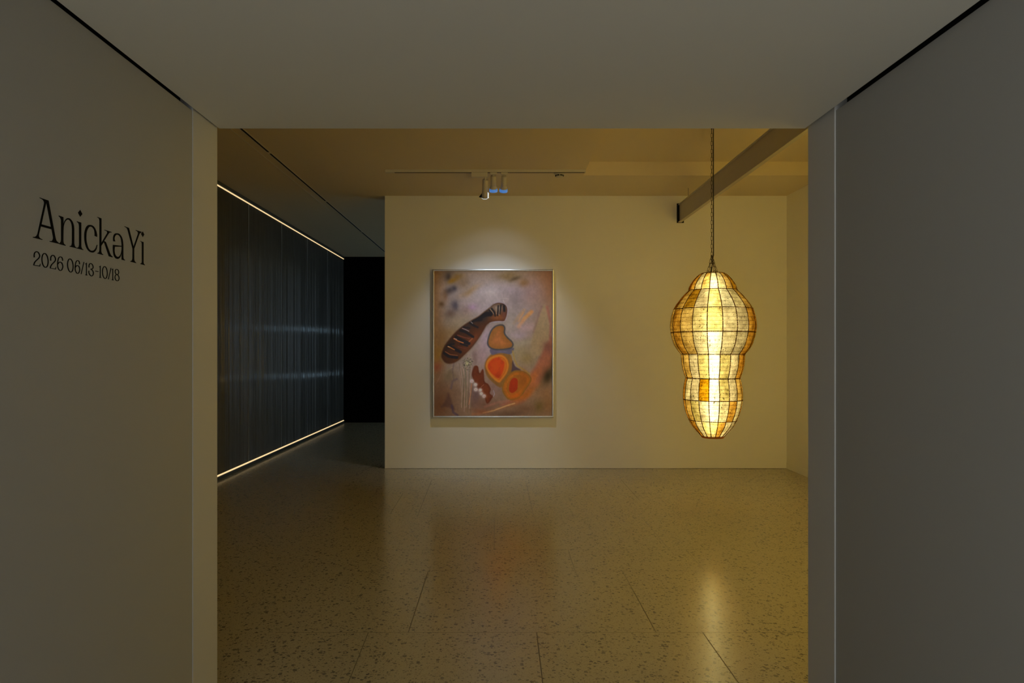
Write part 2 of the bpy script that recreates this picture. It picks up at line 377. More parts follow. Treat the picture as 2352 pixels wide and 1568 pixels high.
# ------------------------------------------------------------------ the framed painting
YF = 8.655                                    # plane of the frame's front
def wx(u, y=YF): return (u - CX) * y / F
def wz(v, y=YF): return H + (CY - v) * y / F
fx0, fx1, fz0, fz1 = wx(993.5), wx(1272), wz(958.5), wz(618.3)
pc = ((fx0 + fx1) / 2, YW, (fz0 + fz1) / 2)
painting = thing('framed_painting', 'large abstract painting of orange pods and a dark striped form in a thin silver frame', 'painting', pc)
def frame_bar(p0, p1, inward):
    """moulding: outer bead, dark groove, inner bead; mitred at the ends"""
    p0 = Vector(p0); p1 = Vector(p1); d = (p1 - p0).normalized(); inw = Vector(inward); outn = Vector((0, -1, 0))
    sec = [(0, -.048), (0, -.002), (.001, 0), (.007, .001), (.009, -.001), (.0095, -.009), (.013, -.009), (.014, -.003), (.016, -.001), (.020, -.002), (.0205, -.012), (.0205, -.048)]
    bm = bmesh.new(); A = []; B = []
    for s, h in sec:
        A.append(bm.verts.new(p0 + inw * s + d * s + outn * (h + (YW - YF)))); B.append(bm.verts.new(p1 + inw * s - d * s + outn * (h + (YW - YF))))
    n = len(sec)
    for i in range(n): bm.faces.new((A[i], A[(i + 1) % n], B[(i + 1) % n], B[i]))
    bm.faces.new(A); bm.faces.new(B[::-1]); bmesh.ops.recalc_face_normals(bm, faces=bm.faces)
    return bm
hw = (fx1 - fx0) / 2; hh = (fz1 - fz0) / 2
for p0, p1, i in (((-hw, 0, hh), (hw, 0, hh), (0, 0, -1)), ((hw, 0, hh), (hw, 0, -hh), (-1, 0, 0)), ((hw, 0, -hh), (-hw, 0, -hh), (0, 0, 1)), ((-hw, 0, -hh), (-hw, 0, hh), (1, 0, 0))):
    obj('frame_bar', frame_bar(p0, p1, i), M_chrome, painting)

def paint():
    X0, X1, Y0, Y1 = 76., 1198., 58., 1438.; NX, NY = 380, 467
    xs = np.linspace(X0, X1, NX); ys = np.linspace(Y0, Y1, NY); X, Y = np.meshgrid(xs, ys)
    rng = np.random.default_rng(7)
    def noise(scale, oct=3, seed=0):
        r = np.random.default_rng(seed); o = np.zeros_like(X); amp = 1; tot = 0
        for k in range(oct):
            n = max(2, int(scale * 2 ** k)); g = r.random((n + 2, n + 2)); u = (X - X0) / (X1 - X0) * n; v = (Y - Y0) / (Y1 - Y0) * n
            i = np.minimum(u.astype(int), n); j = np.minimum(v.astype(int), n); fu = u - i; fv = v - j; fu = fu * fu * (3 - 2 * fu); fv = fv * fv * (3 - 2 * fv)
            o += amp * ((g[j, i] * (1 - fu) + g[j, i + 1] * fu) * (1 - fv) + (g[j + 1, i] * (1 - fu) + g[j + 1, i + 1] * fu) * fv); tot += amp; amp *= .5
        return o / tot
    wxn = (noise(7, 3, 1) - .5) * 46; wyn = (noise(7, 3, 2) - .5) * 46
    fine = (noise(40, 2, 3) - .5)
    I = np.ones((NY, NX, 3)) * np.array((140, 122, 112.))
    def put(mask, col):
        m = np.clip(mask, 0, 1)[..., None]; I[:] = I * (1 - m) + np.array(col, float) * m
    def blob(cx, cy, rx, ry, col, a=1., ang=0, warp=1.):
        dx = X + wxn * warp - cx; dy = Y + wyn * warp - cy; c, s = math.cos(R(ang)), math.sin(R(ang))
        u = (dx * c + dy * s) / rx; v = (-dx * s + dy * c) / ry; put(a * np.exp(-(u * u + v * v)), col)
    def segd(ax, ay, bx, by, warp=0.):
        px = X + wxn * warp - ax; py = Y + wyn * warp - ay; dx, dy = bx - ax, by - ay
        t = np.clip((px * dx + py * dy) / (dx * dx + dy * dy), 0, 1); return np.hypot(px - t * dx, py - t * dy), t
    def stroke(pts, w, col, a=1., soft=4., warp=.0):
        d = None
        for p, q in zip(pts, pts[1:]):
            e, _ = segd(*p, *q, warp); d = e if d is None else np.minimum(d, e)
        put(a * np.clip((w / 2 - d) / soft + .5, 0, 1), col)
    def smooth(pts, n=6):
        o = []; m = len(pts)
        for i in range(m):
            p0, p1, p2, p3 = pts[i - 1], pts[i], pts[(i + 1) % m], pts[(i + 2) % m]
            for k in range(n):
                s = k / n; o.append(tuple(.5 * (2 * p1[j] + (p2[j] - p0[j]) * s + (2 * p0[j] - 5 * p1[j] + 4 * p2[j] - p3[j]) * s * s + (3 * p1[j] - p0[j] - 3 * p2[j] + p3[j]) * s ** 3) for j in (0, 1)))
        return o
    def sdf(pts, warp=0.):
        """distance, positive inside"""
        px = X + wxn * warp; py = Y + wyn * warp; d = np.full(X.shape, 1e9); ins = np.zeros(X.shape, bool); m = len(pts)
        for i in range(m):
            ax, ay = pts[i]; bx, by = pts[(i + 1) % m]
            dx, dy = bx - ax, by - ay; t = np.clip(((px - ax) * dx + (py - ay) * dy) / (dx * dx + dy * dy + 1e-9), 0, 1)
            d = np.minimum(d, np.hypot(px - ax - t * dx, py - ay - t * dy))
            c = ((ay > py) != (by > py)) & (px < (bx - ax) * (py - ay) / (by - ay + 1e-12) + ax); ins ^= c
        return np.where(ins, d, -d)
    def shape(pts, col, a=1., soft=5., off=0., sm=True, warp=0.):
        s = sdf(smooth(pts) if sm else pts, warp); put(a * np.clip((s - off) / soft + .5, 0, 1), col); return s
    # ground
    put(np.clip((230 - Y) / 190, 0, 1) * .8, (112, 86, 58)); put(np.clip((200 - X) / 120, 0, 1) * .85, (124, 84, 42))
    put(np.clip((X - 900) / 260, 0, 1) * np.clip((560 - Y) / 300, 0, 1), (132, 92, 68))
    put(np.clip((Y - 900) / 300, 0, 1) * .8, (122, 92, 70)); put(np.clip((Y - 1000) / 200, 0, 1) * np.clip((350 - X) / 200, 0, 1) * .85, (106, 74, 52))
    blob(600, 290, 280, 150, (172, 156, 152), .95); blob(560, 420, 240, 90, (170, 154, 156), .8); blob(620, 250, 60, 40, (182, 168, 160), .6)
    blob(420, 240, 110, 30, (150, 118, 78), .8, -32); blob(880, 250, 160, 90, (150, 132, 134), .85); blob(1000, 420, 120, 120, (150, 130, 132), .6); blob(860, 340, 60, 100, (116, 104, 108), .7)
    blob(1000, 260, 100, 120, (138, 108, 104), .6); blob(780, 110, 110, 50, (104, 80, 42), .8); blob(840, 130, 50, 16, (72, 56, 36), .8, -20); blob(930, 170, 60, 40, (116, 78, 36), .7)
    blob(225, 250, 60, 34, (66, 56, 56), .85, -30); blob(270, 225, 26, 30, (56, 52, 60), .8); blob(275, 385, 40, 46, (72, 66, 76), .85); blob(235, 470, 60, 45, (84, 62, 54), .8)
    blob(135, 375, 30, 22, (76, 50, 24), .7); blob(220, 110, 40, 44, (60, 48, 40), .85); blob(265, 145, 50, 24, (132, 92, 18), .95, -25); blob(305, 105, 40, 30, (116, 82, 26), .7)
    blob(350, 170, 70, 60, (108, 82, 52), .6); blob(440, 405, 48, 36, (166, 134, 158), .8); blob(380, 440, 50, 50, (140, 112, 108), .6); blob(180, 300, 30, 60, (112, 74, 40), .5)
    blob(320, 540, 130, 80, (154, 138, 116), .9); blob(230, 640, 90, 70, (142, 116, 78), .7); blob(105, 860, 60, 110, (136, 98, 36), .8); blob(100, 970, 50, 50, (124, 62, 44), .8); blob(150, 700, 60, 120, (122, 86, 44), .6)
    blob(880, 460, 130, 110, (152, 138, 140), .75); stroke([(935, 430), (870, 510), (835, 560)], 26, (176, 142, 112), .7, 22, .4)
    stroke([(1005, 445), (940, 510), (885, 590)], 34, (196, 142, 88), .95, 22, .4); stroke([(930, 455), (880, 540)], 14, (196, 146, 96), .7, 14, .4)
    blob(960, 600, 110, 60, (178, 152, 156), .9); blob(900, 680, 110, 55, (158, 140, 152), .9); blob(560, 690, 60, 160, (158, 134, 142), .8); blob(880, 820, 120, 90, (140, 126, 98), .9)
    blob(960, 740, 120, 30, (150, 140, 124), .8, -8); blob(800, 560, 60, 110, (158, 148, 142), .7); blob(960, 900, 90, 70, (128, 108, 70), .8)
    blob(520, 860, 60, 90, (146, 118, 120), .8); blob(640, 1180, 110, 90, (128, 98, 92), .8); blob(470, 1250, 50, 110, (96, 72, 74), .8); blob(560, 1330, 120, 50, (108, 74, 60), .8)
    # pale spike and pink sash on the right
    shape([(1125, 382), (1150, 440), (1172, 560), (1178, 660), (1150, 760), (1090, 850), (1020, 880), (990, 830), (1010, 700), (1040, 580), (1080, 470), (1105, 400)], (152, 132, 104), .9, 26)
    stroke([(1100, 400), (1060, 520), (1025, 640)], 10, (118, 84, 84), .55, 26, .3); stroke([(1150, 400), (1185, 560), (1180, 700)], 22, (146, 92, 82), .8, 20)
    shape([(1205, 690), (1140, 770), (1080, 880), (1030, 980), (960, 1080), (900, 1180), (820, 1270), (700, 1340), (900, 1320), (1010, 1220), (1090, 1110), (1150, 1020), (1205, 930)], (150, 90, 72), .92, 34)
    blob(1010, 1090, 120, 34, (168, 96, 44), .85, -52); blob(940, 1230, 150, 34, (156, 88, 26), .9, -38); blob(1150, 790, 46, 60, (112, 70, 66), .8)
    blob(1150, 1060, 46, 80, (40, 30, 14), .95, 25); blob(1195, 960, 24, 70, (52, 34, 16), .8); blob(1120, 1210, 90, 60, (134, 98, 70), .8); blob(1075, 1350, 44, 60, (88, 74, 32), .8)
    blob(1160, 1330, 60, 90, (118, 82, 48), .7); blob(940, 1370, 110, 50, (104, 72, 52), .8); blob(120, 1330, 80, 90, (96, 60, 36), .8)
    # purple wisps at the lower left
    stroke([(262, 930), (250, 1000), (262, 1090)], 12, (96, 78, 86), .6, 10, .4); stroke([(290, 1085), (250, 1110), (232, 1180)], 20, (92, 74, 84), .6, 12, .4)
    shape([(210, 1215), (235, 1270), (250, 1330), (270, 1380), (180, 1350), (140, 1360), (180, 1290)], (84, 56, 46), .8, 22); stroke([(240, 1340), (260, 1400), (300, 1430)], 20, (70, 54, 76), .7, 12, .4)
    stroke([(150, 960), (140, 1040), (95, 1130)], 5, (140, 104, 92), .6, 6, .3); stroke([(200, 1005), (250, 975)], 4, (170, 146, 110), .7, 4); blob(220, 1050, 60, 60, (108, 92, 66), .7)
    # grey bundle of stalks
    blob(380, 1000, 50, 130, (132, 116, 108), .85, 0, .4); blob(460, 880, 24, 60, (120, 94, 86), .8, 0, .3)
    r2 = np.random.default_rng(3)
    for k in range(15):
        x0 = 312 + k * 8.5 + r2.normal() * 4; xm = 335 + k * 6 + r2.normal() * 4; xb = 328 + k * 6.4 + r2.normal() * 5
        stroke([(x0, 930 + r2.random() * 60), (xm, 1100), (xb + 6, 1230), (xb, 1330 + r2.random() * 100)], 3.5 + 4 * r2.random(), [(150, 124, 104), (110, 92, 68), (168, 142, 128), (92, 88, 56)][k % 4], .75, 5)
    stroke([(432, 1130), (425, 1220), (405, 1330)], 6, (178, 116, 78), .9, 4); stroke([(428, 830), (436, 900)], 5, (150, 126, 120), .7, 4)
    for k in range(150):
        x = 392 + r2.normal() * 24; y = 925 + r2.normal() * 34; stroke([(x, y), (x + r2.normal() * 7, y + r2.normal() * 8)], 3.4, [(54, 50, 40), (168, 160, 116), (92, 84, 66)][k % 3], .85, 3)
    blob(388, 935, 14, 14, (188, 182, 136), .8, 0, .2)
    # pods
    shape([(630, 846), (720, 838), (795, 850), (818, 900), (828, 980), (800, 1060), (750, 1130), (705, 1168), (640, 1124), (580, 1060), (556, 980), (572, 905)], (122, 82, 34), .95, 14)
    shape([(612, 800), (626, 856), (710, 838), (800, 850), (832, 790), (720, 815)], (84, 78, 96), .95, 10); blob(720, 830, 50, 8, (112, 102, 122), .6, 0, .3)
    stroke([(822, 820), (838, 900), (868, 962), (930, 1000), (985, 1040)], 14, (150, 122, 62), .8, 10)
    shape([(822, 912), (846, 965), (900, 1002), (840, 1012), (806, 1050), (815, 980)], (66, 50, 60), .95, 10)
    s = shape([(650, 862), (720, 858), (768, 895), (786, 960), (768, 1030), (726, 1090), (692, 1120), (640, 1088), (592, 1030), (566, 966), (586, 900)], (190, 100, 24), .97, 14)
    put(np.exp(-((s - 12) / 7) ** 2) * (s > 0) * .5, (222, 138, 48)); put(np.exp(-((s - 22) / 6) ** 2) * .45 * (X > 680), (166, 78, 16))
    shape([(620, 902), (690, 886), (716, 905), (748, 930), (738, 1000), (712, 1050), (690, 1074), (650, 1050), (604, 1010), (584, 960)], (176, 54, 12), .97, 14, 0, True, .35)
    blob(660, 960, 60, 60, (206, 74, 14), .7); blob(690, 1040, 30, 24, (160, 44, 10), .6)
    s = shape([(850, 1006), (925, 1012), (985, 1052), (998, 1105), (950, 1185), (890, 1262), (800, 1290), (746, 1245), (720, 1172), (748, 1088), (798, 1030)], (152, 88, 20), .97, 10)
    put(np.exp(-((s - 5) / 6) ** 2) * .6, (104, 84, 40)); put(np.exp(-((s - 34) / 10) ** 2) * .45, (184, 100, 16)); blob(930, 1090, 40, 80, (128, 66, 18), .6); blob(850, 1240, 50, 34, (182, 88, 14), .8)
    shape([(830, 1076), (868, 1092), (872, 1150), (862, 1190), (820, 1218), (790, 1192), (796, 1120)], (150, 40, 6), .97, 8, 0, True, .3)
    s = shape([(695, 566), (735, 570), (753, 600), (752, 650), (780, 690), (820, 728), (832, 765), (810, 796), (750, 810), (690, 814), (630, 806), (592, 782), (578, 740), (590, 680), (615, 620), (650, 584)], (62, 60, 64), .95, 9)
    put(np.clip((s - 9) / 9, 0, 1), (134, 84, 36)); put(np.clip((s - 14) / 60, 0, 1) * .75, (166, 98, 52)); blob(640, 650, 20, 60, (136, 92, 44), .5, 30)
    stroke([(585, 560), (640, 545), (740, 550)], 12, (132, 132, 132), .6, 14)
    # rust red plume with pale beads
    pl = sdf(smooth([(450, 966), (484, 958), (500, 1022), (530, 985), (545, 1100), (588, 1130), (620, 1180), (612, 1226), (644, 1250), (590, 1318), (560, 1270), (520, 1222), (470, 1130), (438, 1050)]), .9)
    put(np.clip(pl / 10 + .5, 0, 1) * .95, (84, 32, 14)); put(np.clip(pl / 20, 0, 1) * noise(30, 2, 9) * .8, (120, 54, 20)); blob(640, 1215, 20, 26, (128, 100, 96), .7)
    stroke([(640, 1196), (650, 1230), (638, 1254)], 5, (160, 156, 172), .8, 4); stroke([(520, 1165), (548, 1140)], 4, (180, 120, 100), .7, 4)
    for x, y, c in ((435, 1105, 0), (470, 1140, 1), (472, 1187, 0), (515, 1192, 1), (525, 1226, 1), (552, 1250, 0)):
        blob(x, y, 17, 17, (206, 190, 190), 1.3, 0, .15); blob(x, y + 2, 6, 6, (168, 96, 84) if c == 0 else (196, 150, 130), .8, 0, .1)
    # pale arc at the foot
    stroke([(440, 1425), (600, 1398), (720, 1362), (860, 1310)], 20, (150, 96, 62), .8, 26, .2); stroke([(540, 1408), (640, 1388), (740, 1350), (840, 1318)], 11, (190, 154, 104), .9, 9, .2)
    stroke([(560, 1350), (680, 1310), (790, 1290)], 16, (150, 98, 82), .7, 20, .2); blob(800, 1420, 160, 30, (86, 60, 44), .7); blob(520, 1390, 80, 22, (124, 66, 40), .6)
    # the dark striped form
    cat = smooth([(600, 410), (640, 374), (690, 360), (742, 372), (770, 410), (768, 470), (752, 520), (735, 536), (680, 536), (620, 546), (578, 572), (548, 622), (500, 700), (440, 780), (370, 852), (300, 915), (240, 940), (190, 936), (155, 902), (144, 860), (165, 790), (210, 720), (280, 640), (350, 580), (430, 528), (500, 488), (560, 440)])
    s = sdf(cat); put(np.clip((s + 8) / 14, 0, 1), (68, 37, 22)); ins = np.clip((s - 2) / 8, 0, 1)
    keep = I.copy()
    ax = np.hypot(X - 120, Y - 760); 
    blob(440, 720, 130, 44, (112, 56, 28), .8, -50, .3); blob(220, 760, 110, 26, (42, 30, 28), .85, -50, .3); blob(400, 590, 90, 26, (52, 42, 42), .8, -38, .3)
    blob(300, 900, 60, 30, (86, 44, 12), .8, -20, .3); blob(560, 490, 80, 44, (40, 36, 40), .9, -35, .3); blob(680, 500, 80, 40, (134, 78, 44), .9, 0, .3); blob(680, 410, 80, 44, (148, 128, 112), .85, 0, .3); blob(745, 470, 24, 60, (108, 66, 60), .7, 0, .3)
    dk = (26, 25, 32)
    for pts, w_ in (([(172, 842), (215, 870), (290, 882)], 30), ([(208, 772), (250, 790), (325, 832)], 28), ([(215, 765), (262, 752)], 16), ([(285, 688), (340, 720), (405, 748)], 34), ([(330, 750), (390, 772)], 20),
                    ([(328, 622), (380, 640), (445, 682)], 24), ([(350, 588), (415, 602)], 12), ([(412, 548), (445, 572), (490, 592)], 18), ([(440, 530), (520, 520)], 30), ([(490, 505), (570, 470), (610, 470)], 44),
                    ([(598, 430), (618, 462)], 12), ([(622, 418), (645, 450), (655, 488)], 15), ([(686, 392), (684, 440), (678, 484)], 14), ([(712, 384), (706, 430)], 16), ([(704, 440), (700, 468)], 12), ([(742, 398), (744, 440)], 22), ([(730, 380), (752, 386)], 9)):
        stroke(pts, w_, dk, .93, 11, .25)
    for pts, w_, c in (([(262, 702), (300, 722), (352, 742)], 10, (206, 118, 62)), ([(268, 700), (290, 708)], 6, (190, 180, 176)), ([(345, 603), (370, 612), (408, 630)], 7, (168, 150, 150)), ([(205, 778), (235, 790), (268, 808)], 9, (206, 118, 48)),
                       ([(208, 776), (226, 782)], 5, (200, 180, 150)), ([(180, 828), (230, 855), (296, 864)], 8, (150, 84, 48)), ([(300, 668), (360, 690), (410, 700)], 12, (112, 58, 44)), ([(425, 540), (442, 556)], 5, (180, 176, 178)),
                       ([(605, 420), (630, 450), (640, 470)], 5, (176, 146, 112)), ([(664, 400), (668, 470)], 6, (176, 156, 132)), ([(697, 400), (692, 480)], 4, (180, 164, 150)), ([(305, 780), (380, 800)], 10, (96, 46, 40)), ([(440, 700), (410, 730)], 12, (150, 84, 50))):
        stroke(pts, w_, c, .85, 6, .2)
    m = ins[..., None]; I[:] = keep * (1 - m) + I * m
    put(np.exp(-((s + 3) / 5) ** 2) * (Y < 560) * (X > 600) * .6, (176, 158, 172)); put(np.exp(-((s + 8) / 9) ** 2) * (X + Y > 1000) * (X < 640) * .35, (120, 100, 80))
    stroke([(730, 335), (745, 360)], 4, (190, 176, 176), .8, 4); stroke([(705, 320), (760, 318), (785, 325)], 5, (176, 162, 156), .6, 5)
    # brush grain
    I[:] = I * (1 + fine[..., None] * .10 + (noise(90, 1, 12)[..., None] - .5) * .06)
    v = np.clip(I, 0, 255) / 255; linc = np.where(v <= .04045, v / 12.92, ((v + .055) / 1.055) ** 2.4)
    return NX, NY, np.clip(linc * PAINT_GAIN, 0, .95)
PAINT_GAIN = np.array((1.95, 2.12, 2.5))
NX, NY, colr = paint()
bw = hw - .020; bh = hh - .020; yy = YF - YW + .010
gx = np.linspace(-bw, bw, NX); gz = np.linspace(bh, -bh, NY); GX, GZ = np.meshgrid(gx, gz)
vco = np.stack([GX.ravel(), np.full(GX.size, yy), GZ.ravel()], 1)
idx = np.arange(NX * NY).reshape(NY, NX); q = np.stack([idx[:-1, :-1], idx[1:, :-1], idx[1:, 1:], idx[:-1, 1:]], -1).reshape(-1, 4)
me = bpy.data.meshes.new('canvas'); me.vertices.add(len(vco)); me.vertices.foreach_set('co', vco.ravel())
me.loops.add(q.size); me.loops.foreach_set('vertex_index', q.ravel().astype(np.int32)); me.polygons.add(len(q))
me.polygons.foreach_set('loop_start', (np.arange(len(q)) * 4).astype(np.int32)); me.update(calc_edges=True)
ca = me.color_attributes.new('paint', 'FLOAT_COLOR', 'POINT'); ca.data.foreach_set('color', np.concatenate([colr.reshape(-1, 3), np.ones((NX * NY, 1))], 1).ravel())
mp_ = mat('oil_paint', (.5, .5, .5), .42, spec=.3); nt = mp_.node_tree; vc = nt.nodes.new('ShaderNodeVertexColor'); vc.layer_name = 'paint'
nt.links.new(vc.outputs[0], nt.nodes['Principled BSDF'].inputs['Base Color']); me.materials.append(mp_)
cv = bpy.data.objects.new('canvas', me); C.objects.link(cv); cv.parent = painting
obj('stretcher', boxes(((-bw, yy + .002, -bh), (bw, -.004, bh))), M_black, painting)

# ------------------------------------------------------------------ lettering on the left passage wall
XV = XL - .003
def wp(u, v):       # pixel -> (along, up) on the wall
    d = -XV * F / (CX - u); return (d, H + (CY - v) * d / F)
def to_wall(o, t, th=.0004):
    """2D outline (along, up) turned onto the wall and made a thin vinyl sheet"""
    me = o
    return me
def vinyl(name, parent, outlines):
    cu = bpy.data.curves.new(name, 'CURVE'); cu.dimensions = '2D'; cu.fill_mode = 'BOTH'; cu.resolution_u = 8; cu.extrude = .0003
    for pl in outlines:
        s = cu.splines.new('BEZIER'); s.bezier_points.add(len(pl) - 1); s.use_cyclic_u = True
        for bp, p in zip(s.bezier_points, pl):
            a, z = wp(p[0], p[1]); bp.co = (a, z, 0); k = 'AUTO' if len(p) > 2 else 'VECTOR'
            bp.handle_left_type = k; bp.handle_right_type = k
    tmp = bpy.data.objects.new('tmp_curve', cu); C.objects.link(tmp)
    bpy.context.view_layer.update()
    me = bpy.data.meshes.new_from_object(tmp.evaluated_get(bpy.context.evaluated_depsgraph_get()))
    bpy.data.objects.remove(tmp); bpy.data.curves.remove(cu)
    # x=along -> world y ; y=up -> world z ; z=thickness -> world x
    base = parent.location
    for v in me.vertices:
        a, z, e = v.co; v.co = (XV + .0004 + e - base.x, a - base.y, z - base.z)
    me.materials.clear(); me.materials.append(M_vinyl); me.name = name
    o = bpy.data.objects.new(name, me); C.objects.link(o); o.parent = parent
    return o
def Z(pts, ox, oy, s): return [tuple([ox + p[0] / s, oy + p[1] / s] + list(p[2:])) for p in pts]
z1 = lambda p: Z(p, 70, 440, 11.2)
z2 = lambda p: Z(p, 200, 480, 11.2)
s_ = 1
a0, zz0 = wp(80, 545)
T1 = thing('wall_lettering', 'large black condensed serif name on the left passage wall, above the date line', 'lettering', (XV, a0, zz0))
letters = [
 [z1([(228,150),(462,228),(640,1180),(665,1255,1),(740,1328),(745,1347),(490,1285),(492,1270),(545,1266,1),(576,1200,1),(572,1150),(538,968),(262,895),(215,1090),(214,1150,1),(245,1195,1),(305,1225),(300,1242),(58,1180),(60,1162),(130,1150,1),(170,1095,1),(180,1060),(345,310),(343,265,1),(310,210,1),(235,165)]),
  z1([(402,280),(522,905),(280,838)])],
 [z1([(718,612),(842,652),(847,835),(875,755,1),(960,680,1),(1055,735,1),(1108,850,1),(1123,960),(1123,1330),(1140,1400,1),(1180,1440),(1180,1455),(1000,1412),(1005,1398),(1045,1385,1),(1062,1320),(1064,960),(1050,840,1),(1010,748,1),(955,718,1),(890,775,1),(855,880,1),(845,1000),(842,1270),(858,1335,1),(905,1378),(900,1392),(740,1350),(740,1330),(772,1292,1),(783,1230),(782,730),(765,680,1),(722,628)])],
 [z1([(1188,760),(1303,795),(1303,1400),(1318,1455,1),(1360,1490),(1352,1502),(1183,1458),(1185,1445),(1230,1425,1),(1246,1370),(1246,880),(1230,815,1),(1190,775)]),
  z1([(1275,470),(1332,575),(1275,645),(1218,540)])],
 [z2([(255,717),(190,687),(190,620,1),(168,520,1),(85,452,1),(15,515,1),(-21,700,1),(8,930,1),(60,1040,1),(140,1068,1),(210,1015,1),(245,918),(262,922),(238,1030,1),(190,1098,1),(130,1118,1),(20,1058,1),(-45,930,1),(-77,700,1),(-52,520,1),(0,430,1),(75,407,1),(170,450,1),(232,560,1),(255,660)])],
 [z2([(258,200),(367,238),(367,865),(512,620),(513,590,1),(445,545),(445,530),(630,590),(622,605),(580,605,1),(550,635),(435,820),(482,848),(585,1130),(610,1180,1),(658,1228),(650,1243),(558,1215),(548,1195),(430,845),(362,945),(360,1080),(375,1135,1),(415,1168),(408,1182),(258,1140),(260,1128),(300,1110,1),(315,1060),(315,300),(300,245,1),(260,212)])],
 [z2([(725,832),(670,828),(664,760,1),(690,655,1),(762,622,1),(850,660,1),(908,770,1),(930,920),(930,1210),(940,1275,1),(975,1308),(968,1322),(885,1300),(884,1120),(862,1215,1),(822,1266,1),(770,1280,1),(700,1230,1),(665,1110,1),(658,1000),(662,918),(885,945),(878,850,1),(848,720,1),(770,660,1),(718,700,1),(706,770,1)]),
  z2([(712,968),(885,968),(882,1060,1),(850,1180,1),(790,1228,1),(730,1180,1),(706,1080,1)])],
 [z2([(960,440),(1075,485),(1192,960),(1303,645),(1303,600,1),(1248,550),(1248,537),(1400,585),(1398,605),(1355,625,1),(1335,665),(1210,1020),(1210,1290),(1225,1340,1),(1262,1378),(1256,1390),(1107,1352),(1110,1340),(1150,1315,1),(1163,1270),(1165,1020),(1040,540),(1015,490,1),(962,455)])],
 [z2([(1365,820),(1450,850),(1450,1370),(1462,1410,1),(1490,1435),(1486,1447),(1365,1412),(1367,1400),(1400,1380,1),(1405,1340),(1405,890),(1395,850,1),(1367,832)]),
  z2([(1430,575),(1468,655),(1430,720),(1385,635)])]]
for L_ in letters: vinyl('letter', T1, L_)

a0, zz0 = wp(80, 600)
T2 = thing('wall_lettering', 'smaller black line of date numerals on the left passage wall, under the name', 'lettering', (XV, a0, zz0))
def crd(pts, n=6, closed=False):
    if closed: return pts
    o = []
    for i in range(len(pts) - 1):
        p0 = pts[max(i - 1, 0)]; p1 = pts[i]; p2 = pts[i + 1]; p3 = pts[min(i + 2, len(pts) - 1)]
        for k in range(n):
            s = k / n
            o.append(tuple(.5 * (2 * p1[j] + (p2[j] - p0[j]) * s + (2 * p0[j] - 5 * p1[j] + 4 * p2[j] - p3[j]) * s * s + (3 * p1[j] - p0[j] - 3 * p2[j] + p3[j]) * s ** 3) for j in (0, 1)))
    o.append(pts[-1]); return o
def ribbons(name, strokes, polys, ox, oy):
    bm = bmesh.new(); base = T2.location
    def V(x, y, e):
        a, z = wp(ox + x / 19.6, oy + y / 19.6); return bm.verts.new((XV + e - base.x, a - base.y, z - base.z))
    for pts, wd, closed in strokes:
        m = len(pts); prev = None; first = None
        for i, p in enumerate(pts):
            a = pts[(i - 1) % m] if closed or i else p; b = pts[(i + 1) % m] if closed or i < m - 1 else p
            dx, dy = b[0] - a[0], b[1] - a[1]; l = math.hypot(dx, dy); w_ = wd[i] if isinstance(wd, list) else wd
            # broader uprights, finer horizontals
            w_ = w_ * (.88 + .22 * abs(dy) / l)
            nx, ny = -dy / l * w_ / 2, dx / l * w_ / 2
            cur = [V(p[0] + s * nx, p[1] + s * ny, e) for s in (-1, 1) for e in (0.00005, .0006)]
            if prev:
                for q in ((0, 1), (1, 3), (3, 2), (2, 0)): bm.faces.new((prev[q[0]], prev[q[1]], cur[q[1]], cur[q[0]]))
            else: first = cur
            prev = cur
        if closed:
            for q in ((0, 1), (1, 3), (3, 2), (2, 0)): bm.faces.new((prev[q[0]], prev[q[1]], first[q[1]], first[q[0]]))
        else:
            for c in (first, prev): bm.faces.new((c[0], c[1], c[3], c[2]))
    for pl in polys:
        t0 = [V(x, y, .00055) for x, y in pl]; t1 = [V(x, y, 0.00005) for x, y in pl]
        bm.faces.new(t0); bm.faces.new(t1)
        for i in range(len(pl)): j = (i + 1) % len(pl); bm.faces.new((t0[i], t0[j], t1[j], t1[i]))
    bmesh.ops.recalc_face_normals(bm, faces=bm.faces)
    obj(name, bm, M_vinyl, T2)
def ell(c, U, V_, n=40): return [(c[0] + U[0] * math.cos(t) + V_[0] * math.sin(t), c[1] + U[1] * math.cos(t) + V_[1] * math.sin(t)) for t in [2 * math.pi * k / n for k in range(n)]]
two = crd([(168,408),(160,320),(180,215),(262,153),(350,195),(409,330),(370,440),(245,558),(175,650),(142,750)])
base2 = [(122,742),(430,785),(432,822),(118,768)]; tick = [(432,690),(448,695),(430,822),(395,785)]
def tf(p, a, b, sx, c, d, sy): return [(a + (x - b) * sx, c + (y - d) * sy) for x, y in p]
ribbons('numeral', [(two, 46, False)], [base2, tick], 70, 570)
ribbons('numeral', [(ell((650,545),(140,22),(15,312)), 44, True)], [], 70, 570)
A = (910, 168, .88, 318, 155, .955)
ribbons('numeral', [(tf(two, *A), 44, False)], [tf(base2, *A), tf(tick, *A)], 70, 570)
six = crd([(1443,562),(1432,470),(1390,402),(1325,388),(1262,440),(1224,590),(1214,760),(1235,880),(1285,970),(1345,1000),(1405,965),(1448,850),(1438,740),(1395,655),(1325,622),(1272,645),(1230,710)])
ribbons('numeral', [(six, 40, False)], [], 70, 570)
ribbons('numeral', [(ell((1790,775),(125,22),(12,296)), 40, True)], [], 70, 570)
ribbons('numeral', [(tf(six, 2103, 1325, .87, 554, 385, .938), 38, False)], [], 70, 570)
ribbons('slash', [([(345,422),(215,968)], 30, False)], [], 175, 580)
